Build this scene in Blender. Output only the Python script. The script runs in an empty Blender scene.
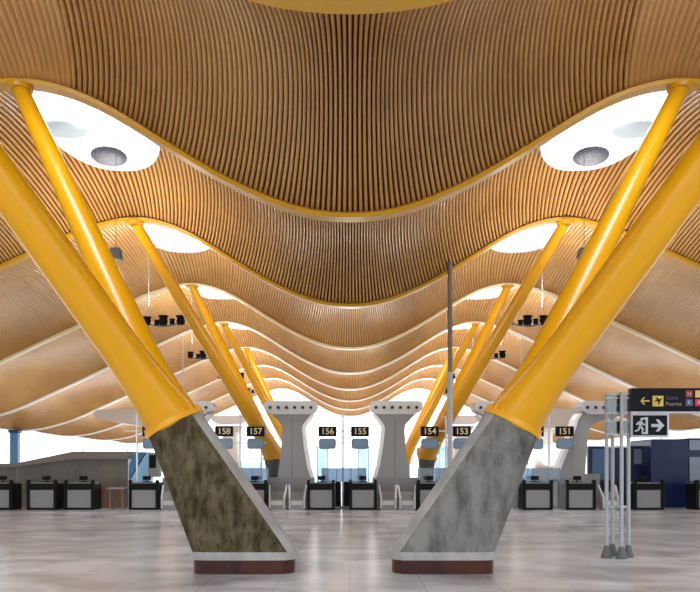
import bpy, math, random
import numpy as np
from mathutils import Vector, Matrix
random.seed(7)
C = bpy.context.scene.collection
F = 912.0; EYE = 1.45; PI = math.pi
S = bpy.context.scene

# ------------------------------------------------------------------ camera
cd = bpy.data.cameras.new('camera'); cam = bpy.data.objects.new('camera', cd); C.objects.link(cam)
cam.location = (0, 0, EYE); cam.rotation_euler = (PI/2, 0, 0)
cd.sensor_width = 36; cd.lens = 36*F/700; cd.shift_y = 172/700; cd.clip_end = 600
S.camera = cam

# ------------------------------------------------------------------ world, lights, exposure
w = bpy.data.worlds.new('sky'); S.world = w; w.use_nodes = True
bg = w.node_tree.nodes['Background']
bg.inputs['Color'].default_value = (0.93, 0.97, 1.0, 1); bg.inputs['Strength'].default_value = 2.6
S.view_settings.view_transform = 'Standard'; S.view_settings.look = 'None'
S.view_settings.gamma = 1; S.view_settings.exposure = 0.15; S.view_settings.use_curve_mapping = False
S.cycles.max_bounces = 8; S.cycles.diffuse_bounces = 5; S.cycles.transparent_max_bounces = 12

def up_light(x, y, z, power, size=1.6, col=(1, .95, .88)):
    l = bpy.data.lights.new('cluster_and_fill_uplight', 'AREA'); l.shape = 'DISK'; l.size = size; l.energy = power; l.color = col
    o = bpy.data.objects.new('cluster_and_fill_uplight', l); C.objects.link(o); o.location = (x, y, z); o.rotation_euler = (PI, 0, 0)
for i, y in enumerate((12.8, 20.9, 29.9, 38.9, 47.9, 56.9, 65.9, 74.9)):
    p = (15, 190, 190, 280, 360, 420, 480, 520)[i]
    for x in (-6.1, 6.1): up_light(x, y+(2.6 if i == 1 else 0), 6.75 if i > 1 else 5.9, p*.8, 1.2)  # spotlight cluster uplights; added fill in bays without a cluster
    if i:
        for x in (-14, 14): up_light(x, y, 1.6, p*.5, 3.5, (.84, .92, 1))  # fill added to brighten the outer bays, no fitting here
        if i > 1: up_light(0, y, 2.9, p*.5, 2.0)  # fill added along the middle of the hall, no fitting here
def sky_light(x, y, z, power, lx, ly):
    l = bpy.data.lights.new('skylight_daylight', 'AREA'); l.shape = 'ELLIPSE'; l.size = lx; l.size_y = ly; l.energy = power; l.color = (.86, .93, 1)
    o = bpy.data.objects.new('skylight_daylight', l); C.objects.link(o); o.location = (x, y, z)
for i, y in enumerate((3.8, 12.55, 20.9, 29.9, 38.9, 47.9, 56.9, 65.9, 74.9)):
    for x in (-5.9, 5.9): sky_light(x, y, 11.2, 800 if i < 2 else (450 if i < 3 else 750), 2.4, 5.4)

# ------------------------------------------------------------------ materials
def mat(name, col, rough=.5, metal=0.0, spec=.5, noise=None, coat=0, emit=None):
    m = bpy.data.materials.new(name); m.use_nodes = True
    nt = m.node_tree; b = nt.nodes['Principled BSDF']
    b.inputs['Base Color'].default_value = (*col, 1); b.inputs['Roughness'].default_value = rough
    b.inputs['Metallic'].default_value = metal; b.inputs['Specular IOR Level'].default_value = spec
    b.inputs['Coat Weight'].default_value = coat; b.inputs['Coat Roughness'].default_value = .12
    if emit:
        b.inputs['Emission Color'].default_value = (*emit[0], 1); b.inputs['Emission Strength'].default_value = emit[1]
    if noise:  # (other colour, scale vector, detail, low, high)
        c2, sc, det, lo, hi = noise
        tc = nt.nodes.new('ShaderNodeTexCoord'); mp = nt.nodes.new('ShaderNodeMapping'); mp.inputs['Scale'].default_value = sc
        n = nt.nodes.new('ShaderNodeTexNoise'); n.inputs['Scale'].default_value = 1; n.inputs['Detail'].default_value = det
        n.inputs['Roughness'].default_value = .65
        r = nt.nodes.new('ShaderNodeValToRGB')
        r.color_ramp.elements[0].position = lo; r.color_ramp.elements[1].position = hi
        r.color_ramp.elements[0].color = (*c2, 1); r.color_ramp.elements[1].color = (*col, 1)
        L = nt.links
        L.new(tc.outputs['Object'], mp.inputs[0]); L.new(mp.outputs[0], n.inputs['Vector'])
        L.new(n.outputs['Fac'], r.inputs[0]); L.new(r.outputs[0], b.inputs['Base Color'])
    return m
def glass_mat(name, tint, gloss=.12, rough=.02):
    m = bpy.data.materials.new(name); m.use_nodes = True; nt = m.node_tree; nt.nodes.clear()
    o = nt.nodes.new('ShaderNodeOutputMaterial'); t = nt.nodes.new('ShaderNodeBsdfTransparent'); g = nt.nodes.new('ShaderNodeBsdfGlossy')
    x = nt.nodes.new('ShaderNodeMixShader'); t.inputs[0].default_value = (*tint, 1); g.inputs['Roughness'].default_value = rough
    x.inputs[0].default_value = gloss
    nt.links.new(t.outputs[0], x.inputs[1]); nt.links.new(g.outputs[0], x.inputs[2]); nt.links.new(x.outputs[0], o.inputs[0])
    return m
M = {}
M['bamboo'] = mat('bamboo', (.64, .35, .11), .3, spec=.5, coat=.35, noise=((.47, .23, .06), (.35, .22, .35), 3, .35, .65))
M['backing'] = mat('backing', (.14, .045, .014), .8, spec=.1)
M['yellow'] = mat('yellow_paint', (.78, .365, .002), .33, spec=.35, coat=.15)
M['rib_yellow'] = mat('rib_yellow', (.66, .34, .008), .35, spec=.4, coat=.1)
M['rib_pale_lit'] = mat('rib_pale_lit', (.80, .66, .38), .35)  # yellow rib paled by reflected light put into its colour
M['rib_white_lit'] = mat('rib_white_lit', (.85, .80, .68), .35)  # cream far ribs, their bright reflected light put into the colour
M['white'] = mat('white_paint', (.82, .83, .84), .35)
M['collar'] = mat('collar_white', (.72, .76, .84), .3)
M['concrete'] = mat('concrete', (.215, .21, .20), .75, spec=.25, noise=((.075, .072, .07), (4, 4, 1.6), 12, .34, .60))
M['concrete_smooth'] = mat('concrete_smooth', (.36, .36, .35), .6, noise=((.26, .26, .26), (3, 3, 2), 5, .4, .6))
M['mottled'] = mat('mottled_concrete', (.145, .12, .07), .8, spec=.2, noise=((.03, .019, .004), (7, 7, 3), 14, .38, .66))  # olive brown mottled with darker brown, left foot's front faces
M['plinth'] = mat('corten_plinth', (.065, .015, .007), .5, spec=.25, noise=((.02, .006, .01), (3, 3, 3), 3, .35, .6))
M['steel'] = mat('steel', (.55, .56, .57), .35, metal=.6)
M['post_white'] = mat('post_white', (.30, .32, .33), .35, metal=.2)
M['dark_metal'] = mat('dark_metal', (.16, .16, .15), .45, metal=.4)
M['pole'] = mat('pole_grey', (.17, .16, .14), .5)
M['pole_light'] = mat('pole_light', (.42, .45, .48), .4)
M['black'] = mat('black', (.004, .004, .005), .45, spec=.12)
M['panel'] = mat('desk_panel', (.24, .245, .26), .5)
M['tower'] = mat('tower_grey', (.29, .30, .30), .5)
M['tower_head'] = mat('tower_head', (.50, .50, .50), .45)
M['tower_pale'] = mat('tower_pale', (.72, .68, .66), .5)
M['tower_rim'] = mat('tower_rim', (.86, .86, .88), .4)
M['hole'] = mat('nozzle_black', (.01, .01, .012), .6)
M['wallgrey'] = mat('enclosure', (.15, .13, .105), .3, spec=.3, noise=((.09, .08, .07), (.9, .9, .3), 3, .35, .65))
M['walltop'] = mat('enclosure_top', (.20, .175, .155), .5, spec=.3)
M['brown'] = mat('brown_wood', (.20, .10, .05), .5)
M['navy'] = mat('navy', (.002, .014, .075), .35, spec=.3)
M['blue'] = mat('blue', (.02, .13, .32), .3)
M['lightblue'] = mat('light_blue', (.30, .58, .85), .3)
M['bluegrey'] = mat('blue_grey', (.16, .24, .33), .25)
M['screen'] = mat('monitor_blue', (.10, .19, .30), .2)
M['glass'] = glass_mat('clear_glass', (.97, .99, 1.0), .06)
M['screenglass'] = glass_mat('screen_glass', (.22, .33, .42), .12, .2)
M['paleglass'] = glass_mat('pale_glass', (.55, .68, .76), .12, .1)
M['sign'] = mat('sign_black', (.004, .004, .008), .4, spec=.1)
M['num'] = mat('sign_number', (.55, .45, .25), .5, emit=((.9, .7, .35), .12))
M['amber'] = mat('sign_amber', (.62, .45, .09), .5, spec=.2)
M['amber_dim'] = mat('sign_amber_dim', (.20, .16, .08), .5)
M['blue_dim'] = mat('sign_blue_dim', (.05, .06, .16), .5)
M['red'] = mat('sign_red', (.55, .015, .02), .5)
M['dark_red'] = mat('sign_dark_red', (.28, .01, .02), .5)
M['signwhite'] = mat('sign_white', (.42, .46, .48), .5, spec=.2)
M['frame_lilac'] = mat('sign_frame', (.50, .50, .56), .4)
M['beige'] = mat('beige_soffit', (.66, .60, .54), .5)
M['grey_soft'] = mat('reflector_mesh', (.32, .33, .40), .5, noise=((.20, .21, .27), (14, 14, 14), 2, .4, .6))
M['pale_disc'] = mat('pale_disc', (.62, .76, .82), .4)
M['foot'] = mat('foot_grey', (.09, .095, .10), .6)
M['green_dim'] = mat('green_panel', (.12, .14, .12), .4)

def floor_mat():
    m = bpy.data.materials.new('stone_floor'); m.use_nodes = True; nt = m.node_tree; b = nt.nodes['Principled BSDF']; L = nt.links
    tc = nt.nodes.new('ShaderNodeTexCoord')
    def nz(sc, det, lo, hi, c0, c1, dist=0):
        mp = nt.nodes.new('ShaderNodeMapping'); mp.inputs['Scale'].default_value = sc
        n = nt.nodes.new('ShaderNodeTexNoise'); n.inputs['Scale'].default_value = 1; n.inputs['Detail'].default_value = det
        n.inputs['Distortion'].default_value = dist
        r = nt.nodes.new('ShaderNodeValToRGB'); r.color_ramp.elements[0].position = lo; r.color_ramp.elements[1].position = hi
        r.color_ramp.elements[0].color = (*c0, 1); r.color_ramp.elements[1].color = (*c1, 1)
        L.new(tc.outputs['Object'], mp.inputs[0]); L.new(mp.outputs[0], n.inputs['Vector']); L.new(n.outputs['Fac'], r.inputs[0])
        return r
    a = nz((.45, .6, 1), 7, .34, .66, (.36, .37, .39), (.70, .71, .73), .8)
    c = nz((1.6, 1.1, 1), 8, .30, .70, (.66, .66, .67), (1, 1, 1), .3)
    mx = nt.nodes.new('ShaderNodeMixRGB'); mx.blend_type = 'MULTIPLY'; mx.inputs[0].default_value = .8
    L.new(a.outputs[0], mx.inputs[1]); L.new(c.outputs[0], mx.inputs[2])
    # slab joints
    mp = nt.nodes.new('ShaderNodeMapping'); mp.inputs['Scale'].default_value = (1, 1, 1)
    br = nt.nodes.new('ShaderNodeTexBrick'); br.offset = 0; br.inputs['Scale'].default_value = .55
    br.inputs['Color1'].default_value = (1, 1, 1, 1); br.inputs['Color2'].default_value = (.9, .9, .91, 1)
    br.inputs['Mortar'].default_value = (.72, .71, .7, 1); br.inputs['Mortar Size'].default_value = .006
    L.new(tc.outputs['Object'], mp.inputs[0]); L.new(mp.outputs[0], br.inputs['Vector'])
    m2 = nt.nodes.new('ShaderNodeMixRGB'); m2.blend_type = 'MULTIPLY'; m2.inputs[0].default_value = .8
    L.new(mx.outputs[0], m2.inputs[1]); L.new(br.outputs['Color'], m2.inputs[2]); L.new(m2.outputs[0], b.inputs['Base Color'])
    b.inputs['Roughness'].default_value = .2; b.inputs['Specular IOR Level'].default_value = .45
    return m
M['floor'] = floor_mat()

# ------------------------------------------------------------------ mesh helpers
def P(px, py, z):
    return Vector(((px-350)*z/F, z, EYE+(468-py)*z/F))
class MB:
    def __init__(s): s.v = []; s.f = []; s.mi = []
    def add(s, vs, fs, mi=0):
        o = len(s.v); s.v += [tuple(v) for v in vs]; s.f += [tuple(i+o for i in f) for f in fs]; s.mi += [mi]*len(fs); return s
    def box(s, a, b, mi=0, bev=0.0):
        x0, y0, z0 = a; x1, y1, z1 = b
        if bev:
            pts = []
            for (cx, cz, sx, sz) in ((x0, z0, 1, 1), (x1, z0, -1, 1), (x1, z1, -1, -1), (x0, z1, 1, -1)):
                q = [(cx+sx*bev, cz), (cx, cz+sz*bev)]
                if (sx, sz) in ((-1, 1), (1, -1)): pass
                else: q.reverse()
                pts += q
            # order: counter-clockwise outline
            pts = [(x0, z0+bev), (x0+bev, z0), (x1-bev, z0), (x1, z0+bev), (x1, z1-bev), (x1-bev, z1), (x0+bev, z1), (x0, z1-bev)]
            return s.prism(pts, y0, y1, mi)
        vs = [(x0, y0, z0), (x1, y0, z0), (x1, y1, z0), (x0, y1, z0), (x0, y0, z1), (x1, y0, z1), (x1, y1, z1), (x0, y1, z1)]
        return s.add(vs, [(0, 3, 2, 1), (4, 5, 6, 7), (0, 1, 5, 4), (1, 2, 6, 5), (2, 3, 7, 6), (3, 0, 4, 7)], mi)
    def prism(s, pts, y0, y1, mi=0):      # pts in (x,z), extruded along y
        n = len(pts); vs = [(x, y0, z) for x, z in pts]+[(x, y1, z) for x, z in pts]
        fs = [tuple(range(n)), tuple(range(2*n-1, n-1, -1))]+[(i, i+n, (i+1) % n+n, (i+1) % n) for i in range(n)]
        return s.add(vs, fs, mi)
    def tube(s, path, rads, n=20, mi=0, caps=True):
        path = [Vector(p) for p in path]
        if not hasattr(rads, '__len__'): rads = [rads]*len(path)
        rings = []; up = None
        for i, p in enumerate(path):
            t = (path[min(i+1, len(path)-1)]-path[max(i-1, 0)]).normalized()
            if up is None:
                up = t.orthogonal().normalized()
            else:
                up = (up-t*up.dot(t)).normalized()
            bn = t.cross(up)
            rings.append([p+(up*math.cos(2*PI*k/n)+bn*math.sin(2*PI*k/n))*rads[i] for k in range(n)])
        vs = [v for r in rings for v in r]; fs = []
        for i in range(len(path)-1):
            for k in range(n):
                a = i*n+k; b = i*n+(k+1) % n; fs.append((a, b, b+n, a+n))
        if caps:
            fs.append(tuple(range(n-1, -1, -1))); fs.append(tuple(range(len(vs)-n, len(vs))))
        return s.add(vs, fs, mi)
    def lathe(s, c, prof, n=28, mi=0, sx=1, sy=1):   # prof (r, z)
        vs = []; fs = []
        for r, z in prof:
            for k in range(n):
                a = 2*PI*k/n; vs.append((c[0]+r*sx*math.cos(a), c[1]+r*sy*math.sin(a), c[2]+z))
        for i in range(len(prof)-1):
            for k in range(n):
                a = i*n+k; b = i*n+(k+1) % n; fs.append((a, b, b+n, a+n))
        return s.add(vs, fs, mi)
    def build(s, name, mats, parent=None, smooth=False, origin=None):
        me = bpy.data.meshes.new(name)
        o3 = Vector(origin) if origin is not None else Vector((0, 0, 0))
        if parent is not None and origin is None:
            q = parent
            while q is not None: o3 = o3+q.location; q = q.parent
        me.from_pydata([tuple(Vector(v)-o3) for v in s.v] if o3.length else s.v, [], s.f)
        if not isinstance(mats, (list, tuple)): mats = [mats]
        for m in mats: me.materials.append(M[m])
        if len(mats) > 1: me.polygons.foreach_set('material_index', s.mi)
        if smooth:
            me.polygons.foreach_set('use_smooth', [len(f) <= 4 for f in s.f])
        me.update()
        o = bpy.data.objects.new(name, me); C.objects.link(o)
        if parent is not None: o.parent = parent
        elif origin is not None: o.location = o3
        if smooth:
            try: me.set_sharp_from_angle(angle=math.radians(45))
            except Exception: pass
        return o
def tag(o, label=None, cat=None, group=None, kind=None):
    if label: o['label'] = label
    if cat: o['category'] = cat
    if group: o['group'] = group
    if kind: o['kind'] = kind
    return o
def thing(name, loc, label, cat, group=None):
    o = bpy.data.objects.new(name, None); C.objects.link(o); o.location = loc; o.empty_display_size = .2
    return tag(o, label, cat, group)
def text_part(txt, size, loc, m, parent, name='lettering', align='CENTER', bold=0.0):
    cu = bpy.data.curves.new(name, 'FONT'); cu.body = txt; cu.size = size; cu.align_x = align; cu.align_y = 'CENTER'
    cu.extrude = .002; cu.offset = bold
    t = bpy.data.objects.new(name, cu); C.objects.link(t)
    bpy.context.view_layer.update()
    me = bpy.data.meshes.new_from_object(t.evaluated_get(bpy.context.evaluated_depsgraph_get()))
    C.objects.unlink(t); bpy.data.objects.remove(t)
    me.materials.clear(); me.materials.append(M[m])
    o = bpy.data.objects.new(name, me); C.objects.link(o); o.parent = parent
    o.location = Vector(loc)-parent.location; o.rotation_euler = (PI/2, 0, 0)
    return o

# ------------------------------------------------------------------ roof shape
PX = [0, .9, 2, 2.7, 3.5, 4.23, 4.86, 5.7, 6.3, 7.5, 9.75, 11.5, 13.2, 15.9, 17.5, 19, 21, 24, 27]
PH = [4.46, 4.55, 5.0, 5.4, 5.9, 6.38, 6.7, 6.93, 6.91, 6.58, 5.55, 4.76, 3.95, 2.72, 2.25, 2.1, 2.4, 3.5, 4.8]
gx = np.arange(-30, 30.001, .05)
gh = np.interp(np.abs(gx), PX, PH)
k = np.exp(-.5*(np.arange(-40, 41)*.05/.38)**2); k /= k.sum()
gh = np.convolve(np.pad(gh, 40, mode='edge'), k, mode='valid')
gd = np.gradient(gh, .05)
def H(x): return np.interp(x, gx, gh)+EYE
def DH(x): return np.interp(x, gx, gd)
UMAX = 26.0
RIBS = [8.8]+[16.4+9*i for i in range(8)]
ARCH = 1.2
def surf(u, z, z0, z1, off=0.0):
    t = (z-z0)/(z1-z0); B = ARCH*np.power(np.clip(4*t*(1-t), 0, 1), .85)+off
    d = DH(u); q = np.sqrt(1+d*d)
    return np.stack([u-d/q*B, z+0*u, H(u)+B/q], -1)
# arc-length parameter
arc = np.concatenate([[0], np.cumsum(np.sqrt(.05**2+np.diff(gh)**2))]); arc -= np.interp(0, gx, arc)
EU, EV, SE = .98, 2.68, 2.25      # skylight half sizes
def hole(u, z0, z1):
    zc = (z0+z1)/2; ev = min(EV, (z1-z0)*.25 if z1-z0 < 8 else 9)
    d = min(abs(u-5.9), abs(u+5.9))/EU
    if d >= 1: return None
    h = ev*(1-d**SE)**(1/SE); return (zc-h, zc+h)
def ceiling_bay(idx, z0, z1, pitch, nz):
    a1 = np.interp(UMAX, gx, arc); n = int(a1/pitch)
    sl_v = []; sl_f = []; bk_v = []; bk_f = []; base = 0; bb = 0
    for j in range(-n, n+1):
        a = j*pitch; u = float(np.interp(a, arc, gx)); du = 1/math.sqrt(1+float(DH(u))**2)
        fill = .975 if (5.0 < abs(u) < 7.7 and idx <= 1) else ((.56 if abs(u) < 8 or idx < 2 else .64) if idx <= 2 else (.74 if abs(u) < 7 else .9))
        hw = pitch*fill/2*du; hp = pitch/2*du*1.02
        hl = hole(u, z0, z1)
        segs = [(z0, z1, nz)] if hl is None else [(z0, hl[0], max(3, nz//3)), (hl[1], z1, max(3, nz//3))]
        for (s0, s1, m) in segs:
            zz = s0+(s1-s0)*(np.arange(m+1)/m)
            uu = np.full(m+1, u)
            p0 = surf(uu-hw, zz, z0, z1, .07); p1 = surf(uu-hw, zz, z0, z1, 0); p2 = surf(uu+hw, zz, z0, z1, 0); p3 = surf(uu+hw, zz, z0, z1, .07)
            V = np.stack([p0, p1, p2, p3], 1).reshape(-1, 3); sl_v.append(V)
            i = np.arange(m)[:, None]*4+base
            for q in range(3):
                sl_f.append(np.concatenate([i+q, i+q+1, i+q+5, i+q+4], 1))
            base += 4*(m+1)
            b0 = surf(uu-hp, zz, z0, z1, .09); b1 = surf(uu+hp, zz, z0, z1, .09)
            bk_v.append(np.stack([b0, b1], 1).reshape(-1, 3)); i = np.arange(m)[:, None]*2+bb
            bk_f.append(np.concatenate([i, i+1, i+3, i+2], 1)); bb += 2*(m+1)
    V = np.concatenate(sl_v+bk_v); Fs = np.concatenate(sl_f); Fb = np.concatenate(bk_f)+base
    Fa = np.concatenate([Fs, Fb])
    me = bpy.data.meshes.new('ceiling'); me.vertices.add(len(V)); me.vertices.foreach_set('co', V.ravel())
    me.loops.add(Fa.size); me.loops.foreach_set('vertex_index', Fa.ravel().astype(np.int32))
    me.polygons.add(len(Fa)); me.polygons.foreach_set('loop_start', np.arange(len(Fa), dtype=np.int32)*4)
    me.materials.append(M['bamboo']); me.materials.append(M['backing'])
    mi = np.zeros(len(Fa), np.int32); mi[len(Fs):] = 1
    me.polygons.foreach_set('material_index', mi); me.update(calc_edges=True); me.validate()
    o = bpy.data.objects.new('ceiling', me); C.objects.link(o); tag(o, kind='structure')
bays = list(zip(RIBS[:-1], RIBS[1:]))
bays = [(-1.0, 8.8)]+bays
for i, (a, b) in enumerate(bays):
    if i <= 3: ceiling_bay(i, a, b, .10, 20)
    else: ceiling_bay(i, a, b, .1, 10)

# ribs: bottom flange and web following the wave
def rib(i, z, m):
    mb = MB(); us = np.arange(-UMAX, UMAX+.01, .25); n = len(us)
    d = DH(us); q = np.sqrt(1+d*d); nx = -d/q; nz = 1/q; h = H(us)
    def ring(y, off): return [(us[k]+nx[k]*off, y, h[k]+nz[k]*off) for k in range(n)]
    for (ya, yb, o0, o1) in ((z-.17, z+.17, -.03, .05), (z-.03, z+.03, .05, .5)):
        R = [ring(ya, o0), ring(yb, o0), ring(yb, o1), ring(ya, o1)]
        vs = [p for r in R for p in r]; fs = []
        for a in range(4):
            b = (a+1) % 4
            for k2 in range(n-1): fs.append((a*n+k2, a*n+k2+1, b*n+k2+1, b*n+k2))
        fs += [(0, n, 2*n, 3*n), (n-1, 4*n-1, 3*n-1, 2*n-1)]
        mb.add(vs, fs)
    o = mb.build('trim_%d' % (i+1), m, smooth=False); tag(o, kind='structure')
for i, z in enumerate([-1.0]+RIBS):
    rib(i, z, 'rib_yellow' if i <= 3 else ('rib_pale_lit' if i == 4 else 'rib_white_lit'))

# skylights: white oval collar, mullions, pane
wn = 1
for bi, (z0, z1) in enumerate(bays):
    zc = (z0+z1)/2; ev = min(EV, (z1-z0)*.25 if z1-z0 < 8 else 9)
    for sx in (-1, 1):
        n = 56; lo = []; top = []; ins = []; low2 = []
        for k2 in range(n):
            a = 2*PI*k2/n
            ca, sa = math.copysign(abs(math.cos(a))**(2/SE), math.cos(a)), math.copysign(abs(math.sin(a))**(2/SE), math.sin(a))
            u = sx*5.9+(EU+.02)*ca; z = zc+(ev+.02)*sa
            p = surf(np.array([u]), np.array([z]), z0, z1, -.03)[0]
            u2 = sx*5.9+(EU-.12)*ca; zz2 = zc+(ev-.12)*sa
            p2 = surf(np.array([u2]), np.array([zz2]), z0, z1, -.03)[0]
            lo.append(tuple(p)); low2.append(tuple(p2))
        cx = sum(p[0] for p in lo)/n; ztop = max(p[2] for p in lo)+.35
        for k2 in range(n):
            top.append((low2[k2][0], low2[k2][1], ztop)); 
        out_t = [(lo[k2][0], lo[k2][1], ztop) for k2 in range(n)]
        vs = lo+low2+top+out_t; fs = []
        for k2 in range(n):
            j = (k2+1) % n
            for r in range(4):
                a0 = r*n; b0 = ((r+1) % 4)*n; fs.append((a0+k2, a0+j, b0+j, b0+k2))
        fr = MB().add(vs, fs).build('window_%d' % wn, 'collar', smooth=True, origin=(cx, zc, ztop)); tag(fr, kind='structure')
        g = MB().add([(x, y, ztop-.04) for x, y, _ in low2]+[(x, y, ztop-.02) for x, y, _ in low2],
                     [tuple(range(n)), tuple(range(2*n-1, n-1, -1))]+[(k2, (k2+1) % n, (k2+1) % n+n, k2+n) for k2 in range(n)])
        go = g.build('pane', 'glass', origin=(cx, zc, ztop)); go.parent = fr; go.location = (0, 0, 0)
        if bi <= 3:
            mm = MB()
            for q in (-.9, 0, .9): mm.box((cx+q-.02, zc-ev*.85, ztop-.1), (cx+q+.02, zc+ev*.85, ztop-.045))
            mo = mm.build('glazing_bar', 'white', origin=(cx, zc, ztop)); mo.parent = fr; mo.location = (0, 0, 0)
        wn += 1

# ------------------------------------------------------------------ floor, ground, facade
o = MB().box((-60, -12, -.1), (60, 84, 0)).build('floor', 'floor'); tag(o, kind='structure')
def facade(name, pts0, pts1, n, h, rails):
    a = Vector(pts0); b = Vector(pts1); d = (b-a)/n; fr = MB()
    for i2 in range(n+1):
        p = a+d*i2; fr.box((p.x-.04, p.y-.08, 0), (p.x+.04, p.y+.08, h))
    nrm = Vector((-d.y, d.x)).normalized()*.04
    for r in rails:
        q = [(a.x-nrm.x, a.y-nrm.y), (b.x-nrm.x, b.y-nrm.y), (b.x+nrm.x, b.y+nrm.y), (a.x+nrm.x, a.y+nrm.y)]
        fr.add([(x, y, r-.04) for x, y in q]+[(x, y, r+.04) for x, y in q], [(3, 2, 1, 0), (4, 5, 6, 7), (0, 1, 5, 4), (1, 2, 6, 5), (2, 3, 7, 6), (3, 0, 4, 7)])
    f = fr.build(name, 'pole_light'); tag(f, kind='structure')
    q = [(a.x-nrm.x*.2, a.y-nrm.y*.2), (b.x-nrm.x*.2, b.y-nrm.y*.2), (b.x+nrm.x*.2, b.y+nrm.y*.2), (a.x+nrm.x*.2, a.y+nrm.y*.2)]
    g = MB().add([(x, y, 0) for x, y in q]+[(x, y, h) for x, y in q], [(3, 2, 1, 0), (4, 5, 6, 7), (0, 1, 5, 4), (1, 2, 6, 5), (2, 3, 7, 6), (3, 0, 4, 7)]).build('pane', 'glass')
    g.parent = f
facade('window_%d' % wn, (-40, 82), (40, 82), 20, 9.0, (.05, 4.2, 9.0)); wn += 1

# ------------------------------------------------------------------ branching columns
def column(zb, sx, zA, zB, xb, hb, ytop, label, mats, W=.72, Yd=.42):
    """zb base depth, legs rise to rib zA (far) and zB (near)."""
    root = thing('branching_column', (sx*xb, zb, 0), label, 'column', 'yellow branching columns of the hall')
    top = Vector((sx*ytop, zb, EYE+hb))
    axis = Vector((sx*.47, 0, .88)).normalized()
    R = .40; n = 36
    def section(s):
        # s 0 bottom .. 1 top; bottom chamfered rectangle (local x towards the middle of the hall = inner)
        out = []
        for k2 in range(n):
            a = 2*PI*k2/n; c, sn = math.cos(a), math.sin(a)
            # bottom: asymmetric rounded block
            X0, X1, Yh = -W, W, Yd
            e = .35
            cx = math.copysign(abs(c)**e, c)*X1; cy = math.copysign(abs(sn)**e, sn)*Yh
            # chamfer the inner front and inner back edges
            lim = .92*1.0
            v = (cx/X1)+(abs(cy)/Yh)*.42
            if v > 1.20: cx -= (v-1.20)*X1*.9
            bx = sx*(-cx)+sx*xb; pb = Vector((bx, zb+cy, .30))
            side = Vector((0, 1, 0)); tl = axis.cross(side)
            if tl.z > 0: tl = -tl
            inn = tl if tl.x*(-sx) > 0 else -tl
            pt = top+inn*(c*R)+side*(sn*R)
            w1 = s
            out.append(pb*(1-w1)+pt*w1)
        return out
    lv = 14; vs = []; fs = []; mi = []
    for i2 in range(lv+1): vs += section(i2/lv)
    mb = MB()
    for i2 in range(lv):
        for k2 in range(n):
            a = i2*n+k2; b = i2*n+(k2+1) % n; fs.append((a, b, b+n, a+n))
            am = 2*PI*(k2+.5)/n
            mi.append(0 if (math.sin(am) < -.2 and math.cos(am) < .72) else 1)
    mb.add(vs, fs); mb.mi = mi
    mb.add(section(1), [tuple(range(n))], 1); mb.mi[-1] = 1
    ped = mb.build('pedestal', list(mats), root, smooth=True)
    def bottom(z, g=1.0):
        return [(sx*xb+(v.x-sx*xb)*g, zb+(v.y-zb)*g, z) for v in section(0)]
    def slab(z0, z1, g, m, name):
        v = bottom(z0, g)+bottom(z1, g); MB().add(v, [tuple(range(n-1, -1, -1)), tuple(range(n, 2*n))]+[(i3, (i3+1) % n, (i3+1) % n+n, i3+n) for i3 in range(n)]).build(name, m, root)
    slab(.19, .30, 1.02, 'concrete_smooth', 'ledge'); slab(0, .19, .97, 'plinth', 'plinth')
    # collar ring
    c = MB(); c.tube([top-axis*.03, top+axis*.05], [R+.04, R+.04], 40)
    c.build('collar', 'yellow', root, smooth=True)
    b = MB()
    for k2 in range(20):
        a = 2*PI*k2/20; side = Vector((0, 1, 0)); tl = axis.cross(side).normalized()
        p = top+axis*.05+(tl*math.cos(a)+side*math.sin(a))*(R+.01); b.tube([p, p+axis*.05], .02, 8)
    b.build('bolts', 'yellow', root)
    for (zt, rt, rm, xt) in ((zA, .145, .255, 5.95), (zB, .215 if zB < 10 else .15, .27 if zB < 10 else .26, 6.25 if zB < 10 else 6.0)):
        tip = Vector((sx*xt, zt, H(xt)-.05)); N = 24
        path = [top.lerp(tip, q/N) for q in range(N+1)]
        rr = []
        for q in range(N+1):
            t = q/N; body = rm+(rt-rm)*max(0, (t-.12)/.88)**1.15; rr.append(body+(.395-body)*max(0, 1-t/.16)**1.6)
        lg = MB().tube(path, rr, 40).build('leg', 'yellow', root, smooth=True)
        MB().lathe((tip.x, tip.y, tip.z-.02), [(0, -.03), (rt+.1, -.03), (rt+.1, .05), (0, .05)], 28).build('pin_plate', 'rib_yellow', lg)
    for l in root.children:
        for g in l.children: g.parent = l; 
    return root
cz = 12.85
column(cz, -1, RIBS[1], RIBS[0], 1.47, .62, 2.47, 'nearest left yellow branching column on a brown mossy concrete foot', ('mottled', 'concrete_smooth'))
column(cz, 1, RIBS[1], RIBS[0], 1.29, .62, 2.28, 'nearest right yellow branching column on a grey streaked concrete foot', ('concrete', 'concrete_smooth'))
for sx, nm in ((-1, 'left'), (1, 'right')):
    column(35.0, sx, RIBS[3], RIBS[2], 2.93, .50, 2.93, 'yellow branching column with dark grey foot just behind the %s grey air tower' % nm, ('foot', 'foot'), .16, .3)
    column(50.2, sx, RIBS[5], RIBS[4], 2.9, .45, 2.95, 'third yellow branching column back along the %s side of the hall' % nm, ('tower', 'tower'), .4)

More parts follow.
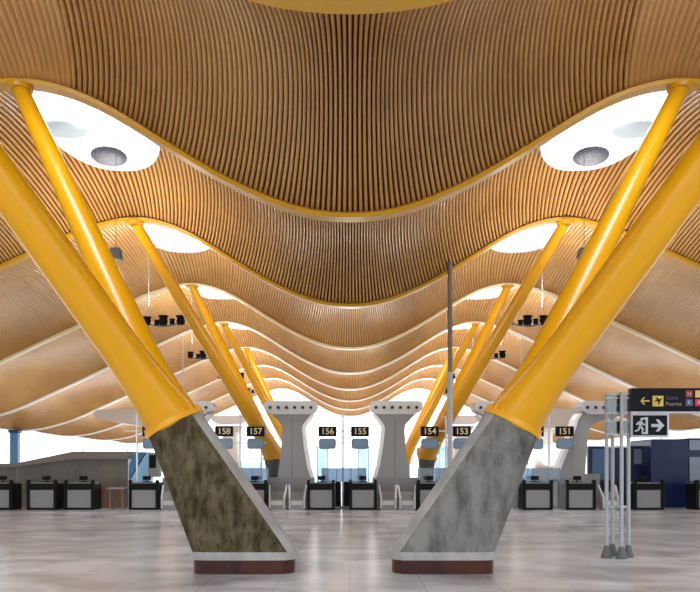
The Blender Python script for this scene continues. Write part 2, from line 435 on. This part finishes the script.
# ------------------------------------------------------------------ check-in desks
ZD = 31.5; SC = ZD/F
def desk_proto():
    root = thing('check_in_desk', (0, ZD, 0), 'x', 'desk', 'check-in desks in a row across the hall')
    W2 = .46; y0 = ZD; y1 = ZD+1.0; hh = .95
    b = MB(); b.box((-W2, y0+.06, 0), (W2, y1, .06)); b.box((-W2, y0+.06, .06), (-W2+.05, y1, hh-.06)); b.box((W2-.05, y0+.06, .06), (W2, y1, hh-.06))
    b.box((-W2+.05, y0+.10, .06), (W2-.05, y0+.16, hh-.06)); b.box((-W2, y0+.02, hh-.26), (W2, y0+.10, hh-.04))
    b.build('body', 'black', root)
    MB().box((-W2+.07, y0+.03, .08), (W2-.07, y0+.10, .70), bev=.015).build('front_panel', 'panel', root)
    MB().box((-W2+.01, y0+.04, hh-.06), (W2-.01, y1-.05, hh), bev=.01).build('worktop', 'dark_metal', root)
    for x in (-W2, W2-.06):
        MB().box((x-.02, y0, 0), (x+.08, y0+.14, hh+.09), bev=.02).build('corner_post', 'black', root)
    MB().box((-.15, y0+.50, hh), (.15, y0+.62, hh+.03)).box((-.02, y0+.55, hh+.03), (.02, y0+.58, hh+.12)).build('monitor_stand', 'black', root)
    MB().box((-.13, y0+.52, hh+.08), (.13, y0+.56, hh+.22)).build('monitor', 'black', root)
    return root
def copy_tree(o, parent=None):
    c = o.copy(); C.objects.link(c)
    if parent: c.parent = parent
    for ch in [x for x in o.children]: copy_tree(ch, c)
    return c
dp = desk_proto()
desks = [(-3, 'check-in desk cut off by the left edge of the photo'),
 (41.5, 'check-in desk second from the left edge, before the grey enclosure wall'),
 (79, 'check-in desk before the grey enclosure wall, nearest to the small thin table'),
 (143.5, 'check-in desk in front of the light blue slanted kiosk panel'),
 (253, 'check-in desk half hidden by the mossy concrete foot, under sign 157'),
 (321, 'check-in desk under the black sign 156, left of the central pole'),
 (363, 'check-in desk under the black sign 155, right of the central pole'),
 (431, 'check-in desk partly hidden by the grey concrete foot, under sign 154'),
 (538, 'check-in desk right of the grey concrete foot, under sign 152'),
 (581, 'check-in desk between the grey concrete foot and the thin sign posts'),
 (649, 'check-in desk in front of the dark blue cabin, right of the sign posts'),
 (711, 'check-in desk cut off by the right edge of the photo')]
for i, (px, lab) in enumerate(desks):
    d = dp if i == 0 else copy_tree(dp)
    d.location = ((px-350)*SC, ZD, 0); d['label'] = lab
    d.scale = (1.08, 1, 1) if abs(px-350) > 100 else (1, 1, 1)

# ------------------------------------------------------------------ air towers
def tower(cx, z, sc, label, lean=0, inner=1, m='tower', mh='tower_head', holes=True, top=66, name='air_tower', grp=None):
    """cx px centre of head at depth z; inner = +1 when the hall's middle lies to the right"""
    root = thing(name, ((cx-350)*z/F, z, 0), label, 'air tower', grp)
    X = (cx-350)*z/F; u = z/F*sc
    def p(dx, dy): return (X+dx*u*inner, EYE+dy*u)
    def fix(l): return l if inner > 0 else l[::-1]
    # head
    hw = 26.5; r = 5
    head = [p(-hw+r*1.6, top-13), p(hw-r*1.6, top-13), p(hw-1.5, top-9), p(hw, top-5), p(hw-1, top-1.5), p(hw-4, top), p(-hw+4, top), p(-hw+1, top-1.5), p(-hw, top-5), p(-hw+1.5, top-9)]
    MB().prism(fix(head), z-.55, z+.5).build('head', mh, root)
    if holes:
        for q in range(6):
            hx, hz = p(-20+q*8, top-6.5)
            hb = MB(); hb.tube([(hx, z-.60, hz), (hx, z-.5, hz)], 1.55*u, 14)
            hb.build('nozzle', 'hole', root)
    # body with flared neck
    L = [(-19, 53), (-14, 48), (-9.5, 43), (-8.5, 38), (-9.5, 22), (-11, 6), (-13+lean, -8), (-13+lean, -10)]
    Rr = [(20, 53), (15, 47), (11.5, 42), (11, 38), (13, 20), (16, 2), (19+lean*.2, -8), (20+lean*.2, -10)]
    if lean:
        Rr = [(24, 54), (28, 48), (30, 40), (36, 22), (43, 5), (48, -10)]
        L = [(-19, 53), (-8, 50), (5, 47), (13, 43), (17.5, 37), (19, 20), (21, -10)]
    k = (top+10)/76
    f = lambda q: p(q[0], (q[1]+10)*k-10)
    MB().prism(fix([f(q) for q in L[::-1]][::1] and ([f(q) for q in L][::-1])[::-1] and ([f(q) for q in Rr[::-1]]+[f(q) for q in L])), z-.35, z+.4).build('body', m, root)
    # pale rim along the inner edge
    o2 = [(a+3.2, b) for a, b in Rr]
    MB().prism(fix([f(q) for q in Rr]+[f(q) for q in o2[::-1]])[::-1], z-.42, z+.45).build('rim', 'tower_rim', root)
    sx0 = p(1+lean*.5, 0)[0]
    if holes and not lean: MB().box((sx0-.012, z-.358, EYE-10*u), (sx0+.012, z-.345, EYE+50*u)).build('seam', 'dark_metal', root)
    # foot block
    a0 = p(-23.5 if not lean else 18, 0)[0]; a1 = p(23 if not lean else 49, 0)[0]; a0, a1 = min(a0, a1), max(a0, a1)
    MB().box((a0, z-.5, 0), (a1, z+.5, EYE-9.5*u), bev=.03).build('foot_block', 'panel' if m == 'tower' else m, root)
    return root
G = 'grey air towers between the check-in desks'
tower(291.5, 33.2, 1, 'grey air tower with flared neck left of the central pole', 0, 1, grp=G)
tower(395.5, 33.2, 1, 'grey air tower with flared neck right of the central pole', 0, -1, grp=G)
tower(188.5, 33.2, 1, 'grey air tower mostly hidden behind the mossy concrete foot', 0, 1, grp=G)
tower(498.5, 33.2, 1, 'grey air tower mostly hidden behind the grey streaked concrete foot', 0, -1, grp=G)
tower(603.5, 33.2, 1, 'grey leaning air tower partly behind the thin white sign posts', 22, -1, grp=G)
G2 = 'pale air towers of the row further back'
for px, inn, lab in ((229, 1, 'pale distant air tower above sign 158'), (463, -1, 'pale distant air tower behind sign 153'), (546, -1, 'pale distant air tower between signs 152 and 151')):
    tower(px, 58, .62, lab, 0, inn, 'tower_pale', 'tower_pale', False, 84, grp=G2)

# baggage belts at the foot of the two central towers
def belt(px, label):
    root = thing('baggage_belt', ((px-350)*SC, ZD, 0), label, 'baggage belt', 'baggage belts between the central desks')
    x = (px-350)*SC
    MB().add([(x-.23, ZD, 0), (x+.23, ZD, 0), (x+.23, ZD+.45, 0), (x-.23, ZD+.45, 0), (x-.23, ZD, .34), (x+.23, ZD, .34), (x+.23, ZD+.45, .62), (x-.23, ZD+.45, .62)],
             [(0, 3, 2, 1), (4, 5, 6, 7), (0, 1, 5, 4), (1, 2, 6, 5), (2, 3, 7, 6), (3, 0, 4, 7)]).build('belt_housing', 'panel', root)
    MB().box((x-.2, ZD-.03, .17), (x+.2, ZD, .31)).build('front_plate', 'tower_head', root)
    MB().add([(x-.19, ZD+.02, .365), (x+.19, ZD+.02, .365), (x+.19, ZD+.42, .615), (x-.19, ZD+.42, .615), (x-.19, ZD+.02, .34), (x+.19, ZD+.02, .34), (x+.19, ZD+.42, .59), (x-.19, ZD+.42, .59)],
             [(0, 1, 2, 3), (4, 7, 6, 5), (0, 4, 5, 1), (2, 6, 7, 3), (1, 5, 6, 2), (0, 3, 7, 4)]).build('belt', 'dark_metal', root)
    for s2 in (-1, 1):
        a = x+s2*.25
        MB().add([(a-.03, ZD-.02, .05), (a+.03, ZD-.02, .05), (a+.03, ZD+.5, .05), (a-.03, ZD+.5, .05), (a-.03, ZD-.02, .42), (a+.03, ZD-.02, .42), (a+.03+s2*.05, ZD+.5, .86), (a-.03+s2*.05, ZD+.5, .86)],
             [(0, 3, 2, 1), (4, 5, 6, 7), (0, 1, 5, 4), (1, 2, 6, 5), (2, 3, 7, 6), (3, 0, 4, 7)]).build('side_rail', 'tower_head', root)
for px, lab in ((277, 'baggage belt left of the pair below the tower left of the central pole'), (297, 'baggage belt right of the pair below the tower left of the central pole'),
                (388.3, 'baggage belt left of the pair below the tower right of the central pole'), (407.5, 'baggage belt right of the pair below the tower right of the central pole'),
                (169, 'baggage belt just right of the desk with the blue kiosk, beside the mossy foot'), (611, 'baggage belt seen between the feet of the thin white sign posts')):
    belt(px, lab)

# ------------------------------------------------------------------ number gantries
ZG = 32.72
def gantry(px, nums, label):
    u = ZG/F; X = (px-350)*u
    root = thing('sign_gantry', (X, ZG, 0), label, 'sign gantry', 'check-in number gantries')
    def z(py): return EYE+(468-py)*u
    MB().tube([(X, ZG, 0), (X, ZG, z(414))], .035, 10).build('pole', 'steel', root)
    MB().box((X-.45, ZG-.015, z(431)-.02), (X+.45, ZG+.015, z(431)+.02)).box((X-.95, ZG-.015, z(443)-.015), (X+.95, ZG+.015, z(443)+.015)).box((X-.15, ZG-.01, z(417)-.012), (X+.15, ZG+.01, z(417)+.012)).build('crossbar', 'steel', root)
    for n, dx in nums:
        c = X+dx*u
        pn = MB().box((c-9*u, ZG-.12, z(436.5)), (c+9*u, ZG-.02, z(426.5)), bev=.01).build('number_panel', 'sign', root)
        t = text_part(n, .31, (c, ZG-.125, z(431.6)), 'num', root, bold=.004)
        t.parent = pn; 
        mn = MB().box((c-8.5*u, ZG-.12, z(449)), (c+8.5*u, ZG-.02, z(438.5)), bev=.06).build('monitor', 'dark_metal', root)
        sc2 = MB().box((c-7.5*u, ZG-.135, z(448)), (c+7.5*u, ZG-.118, z(439.5)), bev=.05).build('screen', 'screen', root); sc2.parent = mn
gantry(343, (('156', -15.5), ('155', 17)), 'central sign gantry with black panels numbered 156 and 155')
gantry(240, (('158', -15.5), ('157', 16)), 'sign gantry with black panels 158 and 157 beside the mossy concrete foot')
gantry(446, (('154', -16.5), ('153', 15.5)), 'sign gantry with black panels 154 and 153 beside the grey concrete foot')
gantry(549, (('152', -15), ('151', 15)), 'sign gantry with black panel 151 right of the nearest right column')
gantry(137, (('159', 15),), 'sign gantry with one black panel, its first digit showing left of the column')

# blue-grey counter screens
def screen(p0, p1, label):
    z = 32.55; u = z/F; x0 = (p0-350)*u; x1 = (p1-350)*u
    root = thing('glass_screen', ((x0+x1)/2, z, 0), label, 'glass screen', 'low glass screens behind the desks')
    MB().box((x0, z-.01, .98), (x1, z+.01, EYE)).build('pane', 'screenglass', root)
    n = max(2, int((x1-x0)/.45)); f = MB()
    for i in range(n+1):
        x = x0+(x1-x0)*i/n; f.box((x-.015, z-.02, 0 if i in (0, n) else .95), (x+.015, z+.02, EYE))
    f.box((x0, z-.02, .95), (x1, z+.02, .985)); f.build('frame', 'bluegrey', root)
screen(322, 366, 'blue grey glass screen behind the two central desks')
screen(205, 268, 'blue grey glass screen under signs 158 and 157')
screen(418, 470, 'blue grey glass screen under signs 154 and 153')
screen(520, 560, 'blue grey glass screen under sign 152')

# ------------------------------------------------------------------ enclosure, kiosks, cabins
z = 34.0; u = z/F
def X(px, zz=34.0): return (px-350)*zz/F
def Z(py, zz=34.0): return EYE+(468-py)*zz/F
root = thing('enclosure', (X(60), z, 0), 'long grey brown enclosure with sloping top behind the left desks', 'enclosure')
pts = [(X(-60), 0), (X(128), 0), (X(128), Z(459)), (X(75), Z(459)), (X(18), Z(467)), (X(-60), Z(470))]
MB().prism(pts, z, z+2.5).build('wall_panel', 'wallgrey', root)
MB().prism([(X(75), Z(459)), (X(128), Z(459)), (X(132), Z(451.5)), (X(74), Z(451.5)), (X(18), Z(463)), (X(-60), Z(466)), (X(-60), Z(470)), (X(18), Z(467))], z-.12, z+2.6).build('top_band', 'walltop', root)
for i, px in enumerate((-40, -10, 17, 45, 72, 100)):
    MB().box((X(px)-.02, z-.015, 0), (X(px)+.02, z+.01, Z(468))).build('panel_joint', 'dark_metal', root)
r = thing('wooden_partition', (X(112, 33), 33, 0), 'low brown wooden partition behind the small thin table', 'partition')
MB().box((X(96, 33), 33, 0), (X(127, 33), 33.1, Z(486, 33))).build('board', 'brown', r)
for px in (99, 110, 122): MB().box((X(px, 33)-.03, 32.96, 0), (X(px, 33)+.03, 33, Z(484, 33))).build('post', 'dark_metal', r)
r = thing('side_table', (X(117, 31.8), 31.8, 0), 'small thin-topped grey table right of the desks by the enclosure', 'table')
zz = 31.8
MB().box((X(108, zz), zz-.25, Z(489, zz)), (X(127, zz), zz+.25, Z(487.6, zz))).build('table_top', 'panel', r)
for px in (111.5, 124):
    for dy in (-.2, .2): MB().tube([(X(px, zz), zz+dy, 0), (X(px, zz), zz+dy, Z(489, zz))], .025, 10).build('leg', 'dark_metal', r)
r = thing('blue_kiosk', (X(141, 33.2), 33.2, 0), 'light blue slanted kiosk panel with black monitor left of the mossy foot', 'kiosk')
zz = 33.2
MB().prism([(X(129, zz), 0), (X(150, zz), 0), (X(150, zz), Z(452, zz)), (X(147, zz), Z(452, zz)), (X(129, zz), Z(482, zz))], zz, zz+.6).build('light_panel', 'lightblue', r)
MB().prism([(X(129, zz), Z(480, zz)), (X(146, zz), Z(452, zz)), (X(134, zz), Z(452, zz)), (X(129, zz), Z(466, zz))], zz-.02, zz+.6).build('dark_panel', 'blue', r)
MB().box((X(149, zz), zz-.10, Z(477, zz)), (X(160, zz), zz+.3, Z(453, zz)), bev=.03).build('cabinet', 'tower', r)
MB().box((X(150, zz), zz-.13, Z(468, zz)), (X(156.5, zz), zz-.09, Z(455, zz))).build('monitor', 'black', r)
# right side
zz = 33.4
r = thing('blue_cabin', (X(675, zz), zz, 0), 'tall dark navy blue cabin at the right edge', 'cabin')
MB().box((X(651, zz), zz, 0), (X(688, zz), zz+2.5, Z(439, zz)), bev=.04).build('front_wall', 'navy', r)
MB().box((X(688, zz), zz+.1, 0), (X(730, zz), zz+2.5, Z(438, zz)), bev=.04).build('side_wall', 'navy', r)
MB().box((X(690, zz), zz+.05, Z(450, zz)), (X(728, zz), zz+.12, Z(440, zz))).build('upper_window', 'bluegrey', r)
MB().box((X(690, zz), zz+.05, Z(481, zz)), (X(728, zz), zz+.12, Z(457, zz))).build('lower_window', 'bluegrey', r)
r = thing('blue_partition', (X(640, 34.5), 34.5, 0), 'lower dark blue and grey partition left of the navy cabin', 'partition')
MB().box((X(588, 34.5), 34.5, 0), (X(652, 34.5), 34.7, Z(446, 34.5))).build('frame', 'navy', r)
MB().box((X(592, 34.5), 34.46, Z(480, 34.5)), (X(612, 34.5), 34.5, Z(449, 34.5))).build('blue_pane', 'blue', r)
MB().box((X(634, 34.5), 34.46, Z(464, 34.5)), (X(650, 34.5), 34.5, Z(449, 34.5))).build('grey_pane', 'bluegrey', r)
# long low wall behind the right desks and between the towers
r = tag(MB().box((X(553, 33), 33.8, 0), (X(606, 33), 33.95, Z(474, 33)), bev=.02).build('low_wall', 'tower', origin=(X(580, 33), 33.8, 0)), 'low grey wall behind the desks left of the sign posts', 'wall')
# beige canopies
def canopy(p0, p1, zz, label, flip):
    r = thing('canopy', (X((p0+p1)/2, zz), zz, Z(425, zz)), label, 'canopy', 'rounded beige canopies')
    a, b = (p0, p1) if not flip else (p1, p0); s2 = 1 if not flip else -1
    o = [(a+1*s2, 418), (a, 414), (a+1*s2, 411), (a+5*s2, 409.5), (a+30*s2, 409), (b-4*s2, 407), (b, 410), (b, 428), (b-4*s2, 432), (a+45*s2, 426), (a+15*s2, 421)]
    q = [(X(px, zz), Z(py, zz)) for px, py in o]
    if flip: q = q[::-1]
    MB().prism(q[::-1], zz, zz+4).build('shell', 'beige', r)
    for dx in ((.85,) if not flip else (.15,)):
        x = X(p0+(p1-p0)*dx, zz); MB().tube([(x, zz+2, Z(409, zz)), (x, zz+2, float(H(x))+1.3)], .03, 8).build('hanger', 'steel', r)
canopy(94, 190, 46, 'rounded beige canopy left of the nearest left column', False)
canopy(514, 612, 46, 'rounded beige canopy behind the leaning air tower', True)
# blue pillar at far left
r = thing('blue_pillar', (X(14, 52), 52, 0), 'blue steel pillar before the bright windows at far left', 'pillar')
MB().box((X(11, 52), 51.8, 0), (X(19, 52), 52.2, Z(430, 52)), bev=.02).build('shaft', 'blue', r)
MB().box((X(10, 52), 51.7, Z(433, 52)), (X(20, 52), 52.3, Z(430, 52))).build('cap', 'navy', r)
# grey posts by the right column
zz = 25.05; xx = (450-350)*zz/F
r = thing('tall_pole', (xx, zz, 0), 'tall thin dark grey pole rising to the ceiling beside the right columns', 'pole')
ztop = EYE+(468-268)*zz/F
MB().tube([(xx, zz, 0), (xx, zz, EYE+(468-372)*zz/F)], .075, 16).build('lower_shaft', 'pole_light', r, smooth=True)
MB().tube([(xx, zz, EYE+(468-372)*zz/F), (xx, zz, float(surf(np.array([xx]), np.array([zz]), RIBS[1], RIBS[2])[0][2])+.02)], .065, 16).build('upper_shaft', 'pole', r, smooth=True)
MB().lathe((xx, zz, 0), [(0, 0), (.16, 0), (.16, .03), (.08, .05), (0, .05)], 20).build('foot_plate', 'dark_metal', r)

# ------------------------------------------------------------------ hanging reflectors and spotlight clusters
for sx, nm in ((-1, 'left'), (1, 'right')):
    zz = 20.5; x = sx*5.42; h = EYE+(468-158)*zz/F
    r = thing('reflector_dish', (x, zz, h), 'grey mesh dish hanging in the nearest %s skylight' % nm, 'reflector', 'dishes hung in the near skylights')
    MB().lathe((x, zz, h), [(0, -.02), (.2, -.018), (.34, -.005), (.40, .03), (.40, .05), (.34, .02), (.2, .005), (0, .0)], 32).build('dish', 'grey_soft', r, smooth=True)
    w_ = MB()
    for k2 in range(3):
        a = 2*PI*k2/3+.4; w_.tube([(x+.39*math.cos(a), zz+.39*math.sin(a), h+.04), (x, zz, h+.7)], .006, 6)
    w_.build('stay_wires', 'steel', r)
    MB().tube([(x, zz, h+.68), (x, zz, h+2.6)], .008, 6).build('cable', 'steel', r)
    r.rotation_euler = (math.radians(-13), 0, 0)
    h2 = h+.75
    xo = x+sx*1.15
    r = thing('upper_disc', (xo, zz+.4, h2), 'pale blue disc fixed high inside the nearest %s skylight' % nm, 'reflector', 'pale discs in the near skylights')
    MB().lathe((xo, zz+.4, h2), [(0, 0), (.5, .01), (.55, .03), (.5, .05), (0, .05)], 32).build('disc', 'pale_disc', r, smooth=True)
    MB().tube([(xo, zz+.4, h2+.05), (xo, zz+.4, h2+1.2)], .01, 6).build('rod', 'steel', r)
def cluster(x, zz, h, top, spots, label, grp='spotlight clusters hung below the skylights', ch=0):
    r = thing('spotlight_cluster', (x, zz, h), label, 'light', grp)
    MB().tube([(x-ch, zz, h+.02), (x-ch, zz, top)], .012, 6).build('cable', 'steel', r)
    a = MB(); a.tube([(x-.55, zz, h), (x-.3, zz-.05, h-.10), (x, zz-.08, h-.14), (x+.3, zz-.05, h-.10), (x+.55, zz, h)], .035, 10)
    a.tube([(x-.55, zz, h), (x-.3, zz+.25, h-.05), (x, zz+.35, h-.05), (x+.3, zz+.25, h-.05), (x+.55, zz, h)], .03, 10)
    a.build('arm', 'dark_metal', r, smooth=True)
    for (dx, dy, dz, s3) in spots:
        hd = MB().lathe((x+dx, zz+dy, h+dz), [(0, -.10*s3), (.09*s3, -.09*s3), (.12*s3, 0), (.10*s3, .10*s3), (.13*s3, .13*s3), (.13*s3, .16*s3), (0, .12*s3)], 18).build('spot_head', 'black', r, smooth=True)
sp = [(-.55, 0, 0, 1.1), (-.22, -.06, -.05, .7), (.0, -.1, .0, 1.25), (.28, -.05, -.02, .75), (.55, 0, .02, 1.2)]
where = ['in front of the second', 'in front of the third', 'in front of the fourth']
for i2, (zz, X0) in enumerate(((29.9, 5.95), (38.9, 6.1), (47.9, 6.1), (56.9, 6.2))):
    for sx, nm in ((-1, 'left'), (1, 'right')):
        lab = ['nearest complete cluster of black spotlights, hung on the %s side', 'second cluster of black spotlights back along the %s side', 'third cluster of black spotlights back along the %s side', 'farthest tiny cluster of black spotlights on the %s side'][i2] % nm
        tp = float(surf(np.array([6.0]), np.array([zz]), zz-4.5, zz+4.5)[0][2])+.36
        cluster(sx*X0-.15, zz, EYE+4.78, tp, sp, lab, ch=.5*(-sx) if sx > 0 else .5)
for sx, nm in ((-1, 'left'), (1, 'right')):
    x = sx*5.12
    zz = 19.95; h = EYE+4.7
    r = thing('hanging_loudspeaker', (x, zz, h), 'small dark loudspeaker hung on a long wire beside the nearest %s column' % nm, 'loudspeaker', 'loudspeakers on wires')
    MB().tube([(x, zz, h+.1), (x, zz, EYE+7.9)], .008, 6).build('wire', 'dark_metal', r)
    MB().add([(x-.1, zz-.1, h+.1), (x+.1, zz-.1, h+.1), (x+.1, zz+.1, h+.1), (x-.1, zz+.1, h+.1), (x-.15+sx*.02, zz-.12, h-.1), (x+.13, zz-.12, h-.16), (x+.13, zz+.12, h-.16), (x-.15, zz+.12, h-.1)],
             [(0, 1, 2, 3), (4, 7, 6, 5), (0, 4, 5, 1), (1, 5, 6, 2), (2, 6, 7, 3), (3, 7, 4, 0)]).build('cabinet', 'dark_metal', r)

# ------------------------------------------------------------------ sign posts and signs
zs = 14.6
def XS(px): return (px-350)*zs/F
def ZS(py): return EYE+(468-py)*zs/F
root = thing('sign_posts', (XS(617), zs, 0), 'four thin white posts with weighted feet holding small glass panels', 'sign stand')
for (px, dy, pyf) in ((606.5, .10, 556), (612.5, .45, 554), (621.5, -.05, 560), (628.5, .20, 556)):
    yy = zs+dy; x = (px-350)*yy/F
    MB().tube([(x, yy, 0), (x, yy, ZS(393))], .030, 16).build('post', 'post_white', root, smooth=True)
    MB().lathe((x, yy, 0), [(0, 0), (.085, 0), (.09, .03), (.045, .17), (.04, .2), (0, .2)], 20).build('foot_weight', 'foot', root, smooth=True)
for py in (394, 398, 413, 421, 434, 447): MB().box((XS(605.5), zs-.0, ZS(py)-.012), (XS(629), zs+.02, ZS(py)+.012)).build('crossbar', 'post_white', root)
MB().box((XS(604.5), zs+.1, ZS(507)-.02), (XS(629), zs+.12, ZS(507)+.02)).build('crossbar', 'post_white', root)
MB().box((XS(607), zs+.03, ZS(412)), (XS(628), zs+.04, ZS(395))).build('upper_pane', 'screenglass', root)
MB().box((XS(607), zs+.03, ZS(434)), (XS(628), zs+.04, ZS(421))).build('lower_pane', 'screenglass', root)
MB().box((XS(616), zs+.05, ZS(403)), (XS(626.5), zs+.09, ZS(396))).build('green_plate', 'green_dim', root)
MB().box((XS(616), zs+.05, ZS(410.5)), (XS(626.5), zs+.09, ZS(408))).build('dark_plate', 'sign', root)
MB().box((XS(616), zs+.05, ZS(430)), (XS(627), zs+.09, ZS(422.5))).build('lower_plate', 'bluegrey', root)

yb = zs-.02
root = thing('direction_sign', (XS(690), yb, ZS(400)), 'wide black direction sign with yellow arrow and aeroplane square', 'sign')
MB().box((XS(629.5), yb-.05, ZS(411.5)), (XS(760), yb+.1, ZS(388.5)), bev=.01).build('board', 'sign', root)
MB().box((XS(629.5), yb-.04, ZS(413.5)), (XS(760), yb+.1, ZS(411.7))).build('lower_trim', 'frame_lilac', root)
def flat(pts, m, name, parent, y=yb-.056):
    q = [(XS(a), ZS(b)) for a, b in pts]
    ar = sum(q[i][0]*q[(i+1) % len(q)][1]-q[(i+1) % len(q)][0]*q[i][1] for i in range(len(q)))
    if ar < 0: q = q[::-1]
    return MB().prism(q, y, y+.008).build(name, m, parent)
flat([(639, 401.3), (642.4, 397.6), (643.6, 397.6), (641, 400.7), (648, 400.7), (648, 401.9), (641, 401.9), (643.6, 405), (642.4, 405)], 'amber', 'arrow', root)
sq = flat([(651, 396.2), (661.8, 396.2), (661.8, 406.6), (651, 406.6)], 'amber', 'aeroplane_square', root)
pl = flat([(652.6, 401.2), (655.6, 400.2), (653.6, 398), (654.6, 397.6), (658, 399.6), (660, 398.6), (660.8, 399.2), (659, 400.6), (657.2, 405), (656.3, 405), (656.6, 401.4), (653.4, 402.2)], 'sign', 'aeroplane', sq, yb-.062)
pl.parent = root
text_part('Gates', .085, (XS(664), yb-.058, ZS(398.2)), 'blue_dim', root, align='LEFT')
text_part('Puertas', .085, (XS(664), yb-.058, ZS(404.3)), 'amber_dim', root, align='LEFT', bold=.001)
for (a, b2, m, t, tm) in ((684, 390.8, 'dark_red', 'H', 'signwhite'), (693.5, 390.8, 'amber', 'J', 'signwhite'), (684, 399.4, 'blue_dim', 'K', 'signwhite'), (693.5, 399.4, 'red', 'R', 'signwhite')):
    flat([(a, b2), (a+7, b2), (a+7, b2+7), (a, b2+7)], m, 'gate_square', root)
    text_part(t, .085, (XS(a+3.5), yb-.060, ZS(b2+3.6)), tm, root)
for px in (755,):
    MB().tube([(XS(px), yb+.03, ZS(389)), (XS(px), yb+.03, float(H(XS(px)))+.6)], .02, 8).build('hanger', 'steel', root)
root = thing('exit_sign', (XS(649), yb, ZS(424)), 'small black emergency exit sign with running figure and white arrow', 'sign')
MB().box((XS(630.3), yb-.03, ZS(437.5)), (XS(668), yb+.06, ZS(413.6)), bev=.01).build('frame', 'frame_lilac', root)
MB().box((XS(631.8), yb-.045, ZS(435.3)), (XS(665.8), yb-.028, ZS(415.6))).build('face', 'sign', root)
y2 = yb-.052
flat([(640.5, 418), (646.5, 417.4), (646.5, 434.2), (640.5, 434.2), (640.5, 432.4), (644.2, 432.4), (644.2, 419.8), (640.5, 419.8)], 'signwhite', 'door', root, y2)
for pts in ([(638.8, 418.6), (640.4, 418.0), (641.6, 419.2), (641, 420.8), (639.2, 420.8)],
            [(637.2, 421.2), (640.8, 421.4), (640.2, 426.2), (637.6, 427.0)],
            [(637.2, 421.2), (634.4, 424.6), (635.4, 425.4), (638.4, 422.8)],
            [(640.6, 421.6), (642.6, 424.2), (644.0, 424.0), (644, 425.2), (642, 425.6), (640, 423.6)],
            [(637.8, 426.0), (640.2, 425.8), (642.4, 429.2), (641.4, 433.2), (640, 433), (640.6, 429.6), (638.4, 428)],
            [(637.6, 426.2), (639.4, 427), (637.4, 430.8), (633.6, 432.2), (633.2, 431.0), (636.2, 429.8)]):
    flat(pts, 'signwhite', 'running_figure', root, y2-.002)
flat([(650, 424.2), (657.4, 424.2), (654.4, 419.6), (657.2, 419.6), (662.8, 425.6), (657.2, 431.6), (654.4, 431.6), (657.4, 427.2), (650, 427.2)], 'signwhite', 'arrow', root, y2)
for px in (640, 660): MB().box((XS(px)-.015, yb, ZS(413.8)), (XS(px)+.015, yb+.03, ZS(411.5))).build('bracket', 'steel', root)

# low black gate between the two central desks and pale glass partitions behind
zz = 32.95
r = thing('queue_gate', (X(342.5, zz), zz, 0), 'low black gate between the two central desks', 'gate')
for px in (338, 346.5): MB().box((X(px-3, zz), zz, .06), (X(px+3, zz), zz+.06, Z(482, zz)), bev=.02).build('gate_panel', 'black', r)
MB().box((X(333.5, zz), zz-.02, 0), (X(351.5, zz), zz+.08, .07)).build('sill', 'panel', r)
for a, b2, lab in ((317.5, 328, 'pale blue glass partition left of the central pole'), (358, 369, 'pale blue glass partition right of the central pole'),
                   (222, 262, 'wide pale blue glass partition below signs 158 and 157'), (436, 452, 'pale blue glass partition below sign 154')):
    zz = 36.5
    r = thing('glass_partition', (X((a+b2)/2, zz), zz, 0), lab, 'glass partition', 'glass partitions behind the gantries')
    MB().box((X(a, zz), zz, .05), (X(b2, zz), zz+.02, Z(446 if b2-a < 20 else 462, zz))).build('pane', 'paleglass', r)
    MB().box((X(a, zz)-.02, zz-.02, 0), (X(a, zz)+.02, zz+.04, Z(446, zz))).build('frame_post', 'steel', r)
    MB().box((X(b2, zz)-.02, zz-.02, 0), (X(b2, zz)+.02, zz+.04, Z(446, zz))).build('frame_post', 'steel', r)
